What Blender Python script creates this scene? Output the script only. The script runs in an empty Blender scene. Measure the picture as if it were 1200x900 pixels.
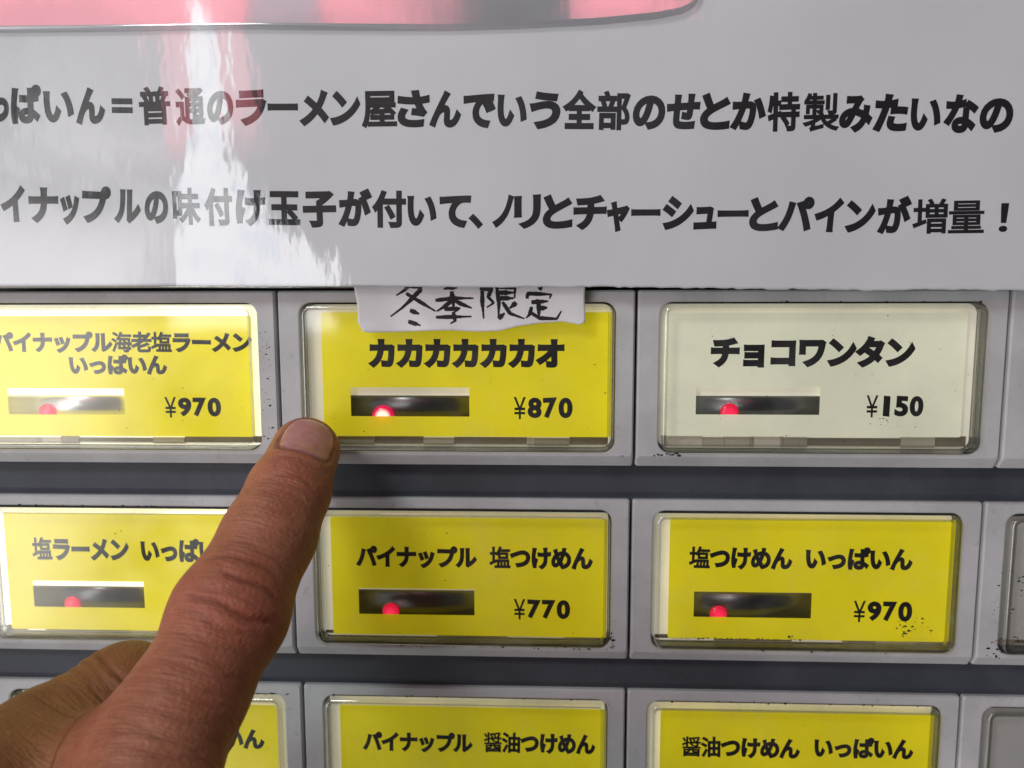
import bpy, bmesh, math, random
import numpy as np
from mathutils import Vector, Matrix

WORLD_STRENGTH = 0.20
KEY_POWER = 0.72
EXPOSURE = 0.0
DORSAL = (.42, .70, .55)
NAIL = (3.4, 5.0, 4.7); NAIL_SIDE = 0.3
# Panel frame in millimetres: X right, Y up, Z out of the machine. World: x = X, y = -Z, z = Y, in metres.
MM = 0.001
S = bpy.context.scene
COL = S.collection
RND = random.Random(7)
def W(p): return Vector((p[0]*MM, -p[2]*MM, p[1]*MM))

# ------------------------------------------------------------------ camera
cam = bpy.data.cameras.new('camera'); camo = bpy.data.objects.new('camera', cam); COL.objects.link(camo)
cam.sensor_width = 36; cam.lens = 943.8/1200*36
cam.clip_start = 0.002; cam.clip_end = 50
ax = Vector((-0.118, 0.041, 0.0)); rot_panel = Matrix.Rotation(ax.length, 3, ax.normalized())
to_world = Matrix(((1,0,0),(0,0,-1),(0,1,0)))
camo.matrix_world = Matrix.Translation(W((48.72, 32.6, 145.05))) @ (to_world @ rot_panel).to_4x4()
cam.dof.use_dof = True; cam.dof.focus_distance = 0.139; cam.dof.aperture_fstop = 27
S.camera = camo

# ------------------------------------------------------------------ node helpers
class NT:
    def __init__(self, tree): self.t = tree; self.n = tree.nodes; self.l = tree.links
    def new(self, typ, **kw):
        n = self.n.new(typ)
        for k, v in kw.items(): setattr(n, k, v)
        return n
    def put(self, sock, v):
        if hasattr(v, 'is_output'): self.l.new(v, sock)
        elif v is not None: sock.default_value = v
    def math(self, op, a, b=None, c=None, clamp=False):
        n = self.new('ShaderNodeMath', operation=op, use_clamp=clamp)
        for i, v in enumerate((a, b, c)): self.put(n.inputs[i], v)
        return n.outputs[0]
    def ss(self, v, a, b):           # smoothstep a..b
        n = self.new('ShaderNodeMapRange', interpolation_type='SMOOTHSTEP')
        self.put(n.inputs[0], v); self.put(n.inputs[1], a); self.put(n.inputs[2], b)
        return n.outputs[0]
    def mix(self, f, a, b):
        n = self.new('ShaderNodeMix', data_type='RGBA')
        self.put(n.inputs[0], f); self.put(n.inputs[6], a); self.put(n.inputs[7], b)
        return n.outputs[2]
    def noise(self, vec, scale, detail=3, rough=.5, out='Fac'):
        n = self.new('ShaderNodeTexNoise'); self.put(n.inputs['Vector'], vec)
        n.inputs['Scale'].default_value = scale; n.inputs['Detail'].default_value = detail; n.inputs['Roughness'].default_value = rough
        return n.outputs[out]
    def scalevec(self, vec, s):
        n = self.new('ShaderNodeMapping'); self.put(n.inputs[0], vec); n.inputs['Scale'].default_value = s
        return n.outputs[0]
def rgb(r, g, b): return (r, g, b, 1)
def srgb(r, g, b):
    f = lambda c: c/255/12.92 if c/255 <= .04045 else ((c/255+.055)/1.055)**2.4
    return (f(r), f(g), f(b), 1)

# ------------------------------------------------------------------ world: the street behind the photographer
# (an overcast scene, a red shop front up to the left, a bright gap of sky beside it), seen only in the glossy film
world = bpy.data.worlds.new('World'); S.world = world; world.use_nodes = True
wt = NT(world.node_tree); bgn = wt.n['Background']
geo = wt.new('ShaderNodeTexCoord'); sep = wt.new('ShaderNodeSeparateXYZ'); wt.l.new(geo.outputs['Generated'], sep.inputs[0])
front = wt.math('MULTIPLY', sep.outputs[1], -1.0)
fz = wt.math('MAXIMUM', front, 0.02)
u = wt.math('DIVIDE', sep.outputs[0], fz); v = wt.math('DIVIDE', sep.outputs[2], fz)
nz = wt.noise(geo.outputs['Generated'], 9, 4, .6)
nz2 = wt.noise(geo.outputs['Generated'], 30, 3, .6)
un = wt.math('ADD', u, wt.math('MULTIPLY', wt.math('SUBTRACT', nz, .5), .05))
vn = wt.math('ADD', v, wt.math('MULTIPLY', wt.math('SUBTRACT', nz2, .5), .018))
nz3 = wt.noise(geo.outputs['Generated'], 70, 4, .65)
un = wt.math('ADD', un, wt.math('MULTIPLY', wt.math('SUBTRACT', nz3, .5), .035))
# base brightness of the overcast surroundings
up = wt.ss(v, .45, 1.5)
base = wt.mix(wt.ss(u, -.9, 1.1), rgb(.90, .98, 1.04), rgb(.52, .58, .63))
base = wt.mix(up, base, rgb(.34, .33, .35))
base = wt.mix(wt.ss(v, -.35, -1.4), base, rgb(.16, .15, .15))
soft = wt.math('MULTIPLY', wt.ss(nz, .35, .7), .5)
base = wt.mix(wt.math('MULTIPLY', soft, .35), base, rgb(.95, 1.0, 1.06))
# the photographer, dark against the street
pu = wt.math('DIVIDE', wt.math('SUBTRACT', un, .16), .72); pv = wt.math('DIVIDE', wt.math('ADD', vn, .14), .80)
pr = wt.math('SQRT', wt.math('ADD', wt.math('MULTIPLY', pu, pu), wt.math('MULTIPLY', pv, pv)))
base = wt.mix(wt.ss(pr, .72, 1.08), wt.mix(wt.math('MULTIPLY', wt.ss(wt.noise(geo.outputs['Generated'], 5, 3, .55), .48, .62), wt.ss(v, -.1, .1)), rgb(.15, .15, .16), rgb(1.0, 1.02, 1.1)), base)
# bright gap of sky: widens downwards, ends at the ground
sl = wt.math('ADD', -.475, wt.math('MULTIPLY', v, .03))
sr = wt.math('SUBTRACT', -.287, wt.math('MULTIPLY', v, .42))
streak = wt.math('MULTIPLY', wt.ss(un, wt.math('SUBTRACT', sl, .008), wt.math('ADD', sl, .008)),
                 wt.math('SUBTRACT', 1.0, wt.ss(un, wt.math('SUBTRACT', sr, .01), wt.math('ADD', sr, .01))))
streak = wt.math('MULTIPLY', streak, wt.math('MULTIPLY', wt.ss(v, -.06, -.04), wt.math('SUBTRACT', 1.0, wt.ss(v, .42, .48))))
# red shop front: above, plus its edge beside the gap
red = wt.math('MULTIPLY', wt.ss(vn, .30, .322), wt.math('SUBTRACT', 1.0, wt.ss(un, -.20, -.09)))
band = wt.math('MULTIPLY', wt.math('SUBTRACT', 1.0, wt.ss(un, wt.math('ADD', sr, .035), wt.math('ADD', sr, .06))),
               wt.math('MULTIPLY', wt.ss(un, wt.math('SUBTRACT', sl, .06), wt.math('SUBTRACT', sl, .03)), wt.ss(vn, .16, .23)))
red = wt.math('MAXIMUM', red, wt.math('MULTIPLY', band, .8))
red = wt.math('MULTIPLY', wt.math('MULTIPLY', red, wt.ss(u, -.85, -.78)), wt.math('SUBTRACT', 1.0, wt.ss(v, .43, .47)))
sq = wt.math('MULTIPLY', wt.math('MULTIPLY', wt.ss(u, .025, .035), wt.math('SUBTRACT', 1.0, wt.ss(u, .135, .15))),
             wt.math('MULTIPLY', wt.ss(v, .318, .326), wt.math('SUBTRACT', 1.0, wt.ss(v, .40, .42))))
red = wt.math('MAXIMUM', red, sq)
# soft bright side on the far left
side = wt.math('MULTIPLY', wt.math('SUBTRACT', 1.0, wt.ss(wt.math('SUBTRACT', un, wt.math('MULTIPLY', v, .28)), -.60, -.43)), wt.math('SUBTRACT', 1.0, wt.ss(vn, -.02, .14)))
side = wt.math('MULTIPLY', side, wt.ss(v, -.75, -.35))
lav = wt.math('MULTIPLY', wt.math('MULTIPLY', wt.ss(un, -.37, -.34), wt.math('SUBTRACT', 1.0, wt.ss(un, -.25, -.21))), wt.ss(v, .30, .33))
red = wt.math('MULTIPLY', red, wt.math('SUBTRACT', 1.0, wt.math('MULTIPLY', lav, .85)))
base = wt.mix(lav, base, rgb(7.0, 6.8, 7.8))
c = wt.mix(red, base, rgb(25, 6.6, 8.2))
veil = wt.math('MULTIPLY', wt.math('SUBTRACT', 1.0, wt.ss(un, -.52, -.30)), wt.math('MULTIPLY', wt.math('ADD', wt.math('MULTIPLY', wt.ss(nz, .42, .58), .6), wt.math('MULTIPLY', wt.ss(nz2, .5, .6), .4)), wt.math('SUBTRACT', 1.0, wt.ss(vn, .20, .30))))
c = wt.mix(wt.math('MULTIPLY', veil, .8), c, rgb(12, 11.9, 12.1))
side = wt.math('MULTIPLY', side, wt.ss(u, -1.05, -.9))
c = wt.mix(side, c, rgb(24, 23.6, 23.8))
streakc = wt.mix(wt.math('MULTIPLY', wt.ss(nz3, .50, .60), wt.ss(nz2, .42, .55)), rgb(33, 33, 33.3), rgb(15, 18.5, 24))
c = wt.mix(streak, c, streakc)
# behind the machine: dim
c = wt.mix(wt.ss(front, -.1, .1), rgb(.16, .16, .17), c)
wt.l.new(c, bgn.inputs[0]); bgn.inputs[1].default_value = WORLD_STRENGTH

# ------------------------------------------------------------------ lamps
def area(name, loc, target, size, power, colour):
    l = bpy.data.lights.new(name, 'AREA'); l.shape = 'DISK'; l.size = size; l.energy = power; l.color = colour
    o = bpy.data.objects.new(name, l); COL.objects.link(o); o.location = W(loc)
    o.rotation_euler = (W(target)-W(loc)).to_track_quat('-Z', 'Y').to_euler()
    return o
area('daylight', (-165, 275, 330), (20, 0, 0), .10, KEY_POWER, (.93, 1.0, 1.0))

S.view_settings.view_transform = 'Standard'; S.view_settings.look = 'None'
S.view_settings.exposure = EXPOSURE; S.view_settings.gamma = 1
S.render.engine = 'CYCLES'
S.cycles.use_denoising = True
S.cycles.max_bounces = 10; S.cycles.transparent_max_bounces = 16; S.cycles.transmission_bounces = 10; S.cycles.glossy_bounces = 6
S.cycles.caustics_reflective = False; S.cycles.sample_clamp_indirect = 6.0
S.render.resolution_x = 1024; S.render.resolution_y = 768

# ------------------------------------------------------------------ materials
def mat(name):
    m = bpy.data.materials.new(name); m.use_nodes = True
    t = NT(m.node_tree); return m, t, t.n['Principled BSDF'], t.n['Material Output']
def bump(t, h, strength, dist):
    b = t.new('ShaderNodeBump'); t.put(b.inputs['Height'], h); b.inputs['Strength'].default_value = strength; b.inputs['Distance'].default_value = dist
    return b.outputs[0]
def coords(t): return t.new('ShaderNodeNewGeometry').outputs['Position']

def m_plastic(name, col, rough, speck=.25, wear=.06):
    m, t, p, o = mat(name); g = coords(t)
    big = t.noise(g, 70, 4, .6); fine = t.noise(g, 2600, 2, .6); sp = t.noise(g, 620, 2, .5)
    c = t.mix(t.ss(big, .3, .75), rgb(*[x*(1-wear*2) for x in col]), rgb(*col))
    c = t.mix(t.math('MULTIPLY', t.ss(sp, .66, .76), speck), c, rgb(*[x*.45 for x in col]))
    c = t.mix(t.math('MULTIPLY', t.math('SUBTRACT', fine, .5), .18), c, rgb(*[x*1.6 for x in col]))
    sm = t.noise(t.scalevec(g, (1, 1, .5)), 210, 5, .7); sm2 = t.noise(g, 45, 2, .5)      # handling grime and rubbed dust
    c = t.mix(t.math('MULTIPLY', t.math('MULTIPLY', t.ss(sm, .52, .75), t.ss(sm2, .45, .65)), wear*3.2), c, rgb(*[x*.42 for x in col]))
    t.put(p.inputs['Base Color'], c)
    t.put(p.inputs['Roughness'], t.math('ADD', rough, t.math('MULTIPLY', t.math('SUBTRACT', big, .5), .15)))
    p.inputs['Specular IOR Level'].default_value = .4
    t.put(p.inputs['Normal'], bump(t, fine, .35, .00006))
    return m
M = {}
M['bezel'] = m_plastic('grey_lavender_plastic', (.565, .578, .582), .55, .3, .10)
M['rail'] = m_plastic('slate_painted_metal', (.060, .070, .086), .6, .5, .16)
M['dark'] = m_plastic('dark_cavity_plastic', (.018, .018, .02), .6)
M['ink'] = m_plastic('black_ink', (.012, .011, .013), .55, 0, 0)
M['brush_ink'] = m_plastic('brush_pen_ink', (.02, .014, .016), .6, 0, .2)

def m_clear(name, tint, bumpy=0.0, ior=1.49, rough=.03, smear=0.0, anis=(1,1,1), bscale=160):
    """thin clear sheet: what lies behind shows through, the surroundings mirror in it"""
    m, t, p, o = mat(name); t.n.remove(p)
    tr = t.new('ShaderNodeBsdfTransparent'); tr.inputs[0].default_value = tint
    gl = t.new('ShaderNodeBsdfGlossy'); gl.inputs['Roughness'].default_value = rough
    fr = t.new('ShaderNodeFresnel'); bf = t.new('ShaderNodeNewGeometry').outputs['Backfacing']
    # a thin sheet reflects alike from both of its faces
    t.put(fr.inputs[0], t.math('ADD', t.math('MULTIPLY', bf, 1/ior-ior), ior))
    mx = t.new('ShaderNodeMixShader'); t.l.new(fr.outputs[0], mx.inputs[0]); t.l.new(tr.outputs[0], mx.inputs[1]); t.l.new(gl.outputs[0], mx.inputs[2])
    if bumpy:
        g = t.scalevec(coords(t), anis)
        h = t.math('ADD', t.noise(g, bscale, 3, .55), t.math('MULTIPLY', t.noise(g, bscale*7, 2, .5), .06))
        b = bump(t, h, 1.0, bumpy); t.l.new(b, gl.inputs['Normal'])
    last = mx.outputs[0]
    if smear:
        d = t.new('ShaderNodeBsdfDiffuse'); d.inputs[0].default_value = rgb(.6, .6, .6)
        g = coords(t)
        f = t.math('MULTIPLY', t.ss(t.noise(g, 90, 5, .7), .45, .8), smear)
        m2 = t.new('ShaderNodeMixShader'); t.l.new(f, m2.inputs[0]); t.l.new(last, m2.inputs[1]); t.l.new(d.outputs[0], m2.inputs[2]); last = m2.outputs[0]
    t.l.new(last, o.inputs[0]); return m
M['pane'] = m_clear('clear_acrylic_face', rgb(.97, .97, .95), .00002, 1.49, .05, .045, (1,1,1), 60)
M['film'] = m_clear('laminating_film', rgb(.985, .985, .985), .00009, 1.5, .045, .0, (1.5, 1, .6), 85)
M['film_upper'] = m_clear('upper_laminating_film', rgb(.90, .90, .905), .00004, 1.85, .06, .03, (1.2, 1, .6), 80)
M['shoulder'] = m_clear('acrylic_shoulder', rgb(.90, .90, .86), .00004, 2.1, .07, .05, (1,1,1), 260)
M['rim'] = m_clear('clear_acrylic_edge', rgb(.96, .96, .92), .00003, 1.5, .12, .14, (1,1,1), 300)

def m_lit(name, col, glow, speck=.2, edge=None):
    """printed card lit from inside the button"""
    m, t, p, o = mat(name); g = coords(t)
    cl = t.noise(g, 55, 4, .55); sp = t.noise(g, 900, 2, .5); fine = t.noise(g, 3500, 2, .5)
    c = t.mix(t.ss(cl, .3, .7), rgb(*[x*.93 for x in col]), rgb(*[min(1, x*1.05) for x in col]))
    c = t.mix(t.math('MULTIPLY', t.ss(sp, .72, .78), speck), c, rgb(*[x*.35 for x in col]))
    c = t.mix(t.math('MULTIPLY', t.math('SUBTRACT', fine, .45), .12), c, rgb(*[x*.6 for x in col]))
    t.put(p.inputs['Base Color'], c); p.inputs['Roughness'].default_value = .6
    tc_ = t.new('ShaderNodeTexCoord'); sp_ = t.new('ShaderNodeSeparateXYZ'); t.l.new(tc_.outputs['Generated'], sp_.inputs[0])   # the lamp inside is uneven: brighter towards the plate's ends
    e1 = t.math('POWER', t.math('ABSOLUTE', t.math('MULTIPLY', t.math('SUBTRACT', sp_.outputs[0], .5), 2.0)), 9.0)
    e2 = t.math('ADD', .84, t.math('ADD', t.math('MULTIPLY', e1, .26), t.math('MULTIPLY', t.noise(g, 38, 3, .5), .3)))
    t.put(p.inputs['Emission Color'], c); t.put(p.inputs['Emission Strength'], t.math('MULTIPLY', e2, glow))
    t.put(p.inputs['Normal'], bump(t, cl, .2, .0003))
    return m
def m_emit(name, col, st):
    m, t, p, o = mat(name); p.inputs['Base Color'].default_value = rgb(*[min(1, x*.5) for x in col]); p.inputs['Roughness'].default_value = .3
    p.inputs['Emission Color'].default_value = rgb(*col); p.inputs['Emission Strength'].default_value = st; return m
def m_led(name, rim, core, r0, r1, st):
    m, t, p, o = mat(name); tc_ = t.new('ShaderNodeTexCoord'); sb = t.new('ShaderNodeVectorMath', operation='DISTANCE')
    fl = t.new('ShaderNodeMapping'); t.l.new(tc_.outputs['Generated'], fl.inputs[0]); fl.inputs['Scale'].default_value = (1, 0, 1)
    t.l.new(fl.outputs[0], sb.inputs[0]); sb.inputs[1].default_value = (.5, 0, .5)
    c = t.mix(t.ss(sb.outputs['Value'], r0, r1), core, rim)
    t.put(p.inputs['Base Color'], rgb(.3, .01, .03)); p.inputs['Roughness'].default_value = .25
    t.put(p.inputs['Emission Color'], c); p.inputs['Emission Strength'].default_value = st; return m
M['led'] = m_led('red_led', rgb(.62, .004, .03), rgb(1, .03, .10), .05, .5, 1.0)
M['led_hot'] = m_led('bright_red_led', rgb(.7, .0, .08), rgb(2.2, 1.3, 1.0), .16, .40, 1.0)
M['grime'] = m_plastic('grime', (.045, .04, .036), .9, 0, .2); M['grime'].node_tree.nodes['Principled BSDF'].inputs['Alpha'].default_value = .62

m, t, p, o = mat('notice_paper'); g = coords(t)
f1 = t.noise(g, 1800, 3, .6); f2 = t.noise(g, 28, 3, .5)
t.put(p.inputs['Base Color'], t.mix(t.ss(f2, .3, .7), rgb(.725, .752, .775), rgb(.785, .808, .828)))
p.inputs['Roughness'].default_value = .65; t.put(p.inputs['Normal'], bump(t, f1, .25, .00008)); M['paper'] = m
m, t, p, o = mat('slip_paper'); g = coords(t)
f1 = t.noise(g, 1500, 3, .6); f2 = t.noise(t.scalevec(g, (1, 1, .4)), 130, 3, .5)
t.put(p.inputs['Base Color'], t.mix(t.ss(f2, .3, .7), rgb(.66, .66, .67), rgb(.76, .76, .76)))
p.inputs['Roughness'].default_value = .6; t.put(p.inputs['Normal'], bump(t, f2, .6, .0005)); M['slip'] = m


# ------------------------------------------------------------------ mesh helpers
class MB:
    def __init__(self): self.v = []; self.f = []; self.m = []
    def add(self, verts, faces, mi=0):
        b = len(self.v); self.v += [tuple(q) for q in verts]; self.f += [tuple(i+b for i in f) for f in faces]; self.m += [mi]*len(faces)
    def loops(self, loops, cap0=False, cap1=False, mi=0, mis=None):
        n = len(loops[0]); vs = [q for L in loops for q in L]; fs = []; ms = []
        for k in range(len(loops)-1):
            for i in range(n):
                j = (i+1) % n
                fs.append((k*n+i, k*n+j, (k+1)*n+j, (k+1)*n+i)); ms.append(mis[k] if mis else mi)
        if cap0: fs.append(tuple(range(n))[::-1]); ms.append(mis[0] if mis else mi)
        if cap1: fs.append(tuple((len(loops)-1)*n+i for i in range(n))); ms.append(mis[-1] if mis else mi)
        b = len(self.v); self.v += [tuple(q) for q in vs]; self.f += [tuple(i+b for i in f) for f in fs]; self.m += ms
    def box(self, x0, x1, y0, y1, z0, z1, mi=0, bev=0.0):
        if bev:
            self.loops([rr(x0, x1, y0, y1, bev, z0, 2), rr(x0, x1, y0, y1, bev, z1-bev, 2), rr(x0+bev*.3, x1-bev*.3, y0+bev*.3, y1-bev*.3, bev, z1-bev*.3, 2), rr(x0+bev, x1-bev, y0+bev, y1-bev, bev, z1, 2)], True, True, mi)
        else:
            self.loops([[(x0,y0,z0),(x1,y0,z0),(x1,y1,z0),(x0,y1,z0)], [(x0,y0,z1),(x1,y0,z1),(x1,y1,z1),(x0,y1,z1)]], True, True, mi)
    def mesh(self, name, mats, smooth=False):
        me = bpy.data.meshes.new(name)
        me.from_pydata([W(q) for q in self.v], [], self.f)
        for m_ in mats: me.materials.append(m_)
        me.polygons.foreach_set('material_index', self.m)
        if smooth: me.polygons.foreach_set('use_smooth', [True]*len(me.polygons))
        me.update(); return me
def rr(x0, x1, y0, y1, r, z, n=6):
    out = []
    for cx, cy, a0 in ((x1-r, y1-r, 0), (x0+r, y1-r, 90), (x0+r, y0+r, 180), (x1-r, y0+r, 270)):
        for k in range(n+1):
            a = math.radians(a0+90*k/n); out.append((cx+r*math.cos(a), cy+r*math.sin(a), z))
    return out
def link(name, data, parent=None, loc=None):
    o = bpy.data.objects.new(name, data); COL.objects.link(o)
    if parent is not None: o.parent = parent
    if loc is not None: o.location = W(loc)
    return o
def tag(o, label, cat, group=None, kind=None):
    o['label'] = label; o['category'] = cat
    if group: o['group'] = group
    if kind: o['kind'] = kind
    return o

# ------------------------------------------------------------------ lettering
_glyph = {}
def glyph(ch, bold):
    key = (ch, bold)
    if key not in _glyph:
        cu = bpy.data.curves.new('glyph', 'FONT'); cu.body = ch; cu.size = 1; cu.resolution_u = 5
        cu.bevel_depth = bold; cu.bevel_resolution = 1
        o = bpy.data.objects.new('glyph', cu); COL.objects.link(o)
        dg = bpy.context.evaluated_depsgraph_get(); e = o.evaluated_get(dg); me = e.to_mesh()
        vs = np.array([v.co[:] for v in me.vertices]).reshape(-1, 3); fs = [tuple(p_.vertices) for p_ in me.polygons]
        e.to_mesh_clear(); bpy.data.objects.remove(o); bpy.data.curves.remove(cu)
        _glyph[key] = (vs, fs)
    return _glyph[key]
# ink extent of a full-width cell in the font's own units
EX0, EX1, EY0, EY1 = .04, .96, -.09, .85
SMALL = set('っッャュョ、')
KANJI = {'量': .018, '製': .024, '増': .022, '醤': .02, '塩': .03, '普': .032, '通': .034, '部': .036, '特': .036, '味': .036, '海': .03, '老': .04, '屋': .034, '全': .045, '付': .045, '玉': .045, '子': .055, '油': .036}
def put_glyph(mb, ch, x0, x1, y0, y1, z, bold, jitter=0.0, zf=None, fit=False, shear=0.0):
    vs, fs = glyph(ch, bold)
    if not len(vs): return
    q = vs.copy(); cx = .5
    if fit:
        a, b = q[:, 0].min(), q[:, 0].max(); q[:, 0] = (q[:, 0]-a)/(b-a)*(EX1-EX0)+EX0
        a, b = q[:, 1].min(), q[:, 1].max()
        if fit == 'xy': q[:, 1] = (q[:, 1]-a)/(b-a)*(EY1-EY0)+EY0
    if shear: q[:, 0] += (q[:, 1]-.38)*shear
    if jitter:
        a = RND.uniform(-jitter, jitter); ca, sa = math.cos(a), math.sin(a)
        X, Y = q[:, 0]-.5, q[:, 1]-.38; q[:, 0] = X*ca-Y*sa+.5; q[:, 1] = X*sa+Y*ca+.38
    X = x0+(q[:, 0]-EX0)/(EX1-EX0)*(x1-x0); Y = y0+(q[:, 1]-EY0)/(EY1-EY0)*(y1-y0)
    Z = z+(q[:, 2]/max(bold, 1e-6)*.012 if bold else q[:, 2]*0)
    if zf: Z = Z+np.array([zf(a, b) for a, b in zip(X, Y)])
    mb.add(np.stack([X, Y, Z], 1), fs)

# ------------------------------------------------------------------ measurements (mm on the panel)
BUTTONS = [
    {'row': 0, 'col': 0, 'bezel': (-68.37, -0.33), 'cap': [-61.88, -3.25, 3.23, 30.18], 'card': [-61.01, -5.61, 5.08, 28.24], 'slot': [-52.81, -30.23, 9.13, 14.17], 'led': [-45.78, 9.28], 'text': [('パイナップル海老塩ラーメン', -54.72, -5.53, 21.1, 24.6), ('いっぱいん', -40.59, -21.85, 16.93, 20.3)], 'price': ('¥970', -22.6, -11.7, 8.74, 12.62)},
    {'row': 0, 'col': 1, 'bezel': (-0.01, 64.77), 'cap': [4.44, 60.92, 3.13, 29.92], 'card': [7.54, 60.84, 5.35, 28.32], 'slot': [12.67, 34.77, 9.07, 14.5], 'led': [18.52, 9.21], 'text': [('カカカカカカオ', 16.24, 52.34, 18.32, 23.34)], 'price': ('¥870', 42.97, 53.96, 8.7, 12.83)},
    {'row': 0, 'col': 2, 'bezel': (65.08, 130.14), 'cap': [69.32, 126.18, 3.37, 29.67], 'card': [70.82, 123.87, 5.66, 28.09], 'slot': [76.25, 98.57, 9.65, 14.82], 'led': [82.56, 9.79], 'text': [('チョコワンタン', 78.71, 114.93, 18.57, 23.66)], 'price': ('¥150', 106.84, 117.14, 9.28, 13.33)},
    {'row': 0, 'col': 3, 'bezel': (130.58, 194.12), 'cap': [134.51, 188.59, 3.76, 29.42], 'card': [138.04, 188.55, 5.94, 27.86], 'slot': [143.88, 164.27, 9.92, 14.99], 'led': [149.72, 10.06], 'text': [], 'price': None},
    {'row': 1, 'col': 0, 'bezel': (-66.87, 0.07), 'cap': [-59.17, -1.1, -36.76, -9.41], 'card': [-58.3, -3.27, -35.11, -11.11], 'slot': [-53.39, -30.75, -30.47, -24.99], 'led': [-46.03, -30.0], 'text': [('塩ラーメン', -52.87, -33.32, -20.62, -16.26), ('いっぱいん', -31.1, -11.6, -20.71, -16.37)], 'price': ('¥870', -21.05, -9.35, -32.03, -27.97)},
    {'row': 1, 'col': 1, 'bezel': (0.49, 64.83), 'cap': [4.36, 61.0, -36.58, -9.68], 'card': [7.05, 60.74, -35.23, -11.37], 'slot': [12.24, 35.05, -31.01, -25.7], 'led': [18.38, -30.13], 'text': [('パイナップル', 12.05, 35.46, -21.21, -17.26), ('塩つけめん', 38.11, 57.91, -21.26, -17.16)], 'price': ('¥770', 42.73, 53.87, -31.61, -27.45)},
    {'row': 1, 'col': 2, 'bezel': (65.15, 130.25), 'cap': [69.37, 126.55, -36.5, -9.57], 'card': [72.71, 126.31, -34.96, -10.92], 'slot': [77.57, 100.0, -30.65, -25.52], 'led': [82.51, -29.72], 'text': [('塩つけめん', 76.53, 95.92, -20.79, -16.74), ('いっぱいん', 98.34, 118.46, -20.69, -16.66)], 'price': ('¥970', 107.96, 119.19, -31.14, -26.88)},
    {'row': 1, 'col': 3, 'bezel': (130.64, 193.5), 'cap': [133.56, 189.49, -35.91, -9.3], 'card': [136.31, 189.17, -34.27, -10.97], 'slot': [146.09, 166.45, -29.65, -24.61], 'led': [150.96, -29.05], 'text': [], 'price': None},
    {'row': 2, 'col': 0, 'bezel': (-66.68, -0.07), 'cap': [-67.33, -4.15, -77.18, -49.96], 'card': [-65.48, -6.23, -76.22, -52.31], 'slot': [-58.45, -35.53, -71.69, -66.32], 'led': [-51.24, -71.4], 'text': [('醤油ラーメン', -58.51, -34.1, -61.94, -57.97), ('いっぱいん', -30.5, -9.12, -61.73, -57.6)], 'price': ('¥870', -24.58, -12.27, -73.27, -69.07)},
    {'row': 2, 'col': 1, 'bezel': (0.28, 64.7), 'cap': [4.04, 61.05, -76.46, -49.72], 'card': [6.93, 61.11, -75.54, -51.86], 'slot': [12.16, 34.27, -70.9, -65.63], 'led': [17.45, -70.29], 'text': [('パイナップル', 11.66, 33.99, -61.53, -57.63), ('醤油つけめん', 36.43, 58.99, -61.34, -57.28)], 'price': ('¥770', 42.51, 54.22, -72.15, -68.03)},
    {'row': 2, 'col': 2, 'bezel': (65.03, 129.73), 'cap': [69.36, 126.24, -75.79, -49.14], 'card': [72.15, 126.04, -74.94, -51.3], 'slot': [77.24, 99.13, -70.39, -65.21], 'led': [82.44, -69.8], 'text': [('醤油つけめん', 76.53, 99.99, -61.35, -57.32), ('いっぱいん', 102.69, 122.32, -60.98, -56.98)], 'price': ('¥970', 111.08, 122.05, -71.16, -67.11)},
    {'row': 2, 'col': 3, 'bezel': (130.06, 192.13), 'cap': [134.65, 190.54, -75.09, -49.08], 'card': [137.61, 190.02, -74.31, -51.43], 'slot': [146.96, 166.73, -68.66, -63.58], 'led': [152.06, -68.06], 'text': [], 'price': None},
]
LINE_ONE = [('い', -53.97, -48.49, 61.51, 67.66), ('っ', -47.88, -44.24, 61.41, 67.55), ('ぱ', -43.94, -38.49, 61.31, 67.45), ('い', -38.19, -32.75, 61.19, 67.33), ('ん', -32.46, -27.19, 61.08, 67.21), ('＝', -26.29, -22.09, 60.97, 67.1), ('普', -21.2, -15.66, 60.85, 66.98), ('通', -14.77, -9.56, 60.73, 66.85), ('の', -9.26, -4.66, 60.62, 66.74), ('ラ', -4.22, 1.12, 60.52, 66.62), ('ー', 1.11, 6.58, 60.41, 66.51), ('メ', 6.72, 11.87, 60.3, 66.4), ('ン', 12.02, 17.16, 60.19, 66.29), ('屋', 17.3, 23.44, 60.08, 66.17), ('さ', 23.44, 28.98, 59.96, 66.05), ('ん', 29.13, 34.5, 59.85, 65.93), ('で', 34.65, 40.3, 59.73, 65.81), ('い', 40.44, 45.64, 59.62, 65.7), ('う', 45.93, 51.25, 59.51, 65.58), ('全', 51.54, 57.28, 59.4, 65.46), ('部', 57.42, 62.99, 59.28, 65.34), ('の', 63.42, 68.84, 59.16, 65.22), ('せ', 68.98, 74.52, 59.05, 65.1), ('と', 74.66, 79.62, 58.94, 64.99), ('か', 79.76, 85.54, 58.83, 64.87), ('特', 85.69, 91.03, 58.72, 64.75), ('製', 91.46, 97.62, 58.59, 64.62), ('み', 97.62, 103.07, 58.48, 64.5), ('た', 103.21, 108.78, 58.36, 64.39), ('い', 109.06, 114.2, 58.25, 64.27), ('な', 114.61, 120.15, 58.13, 64.15), ('の', 120.43, 125.8, 58.02, 64.03)]
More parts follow.
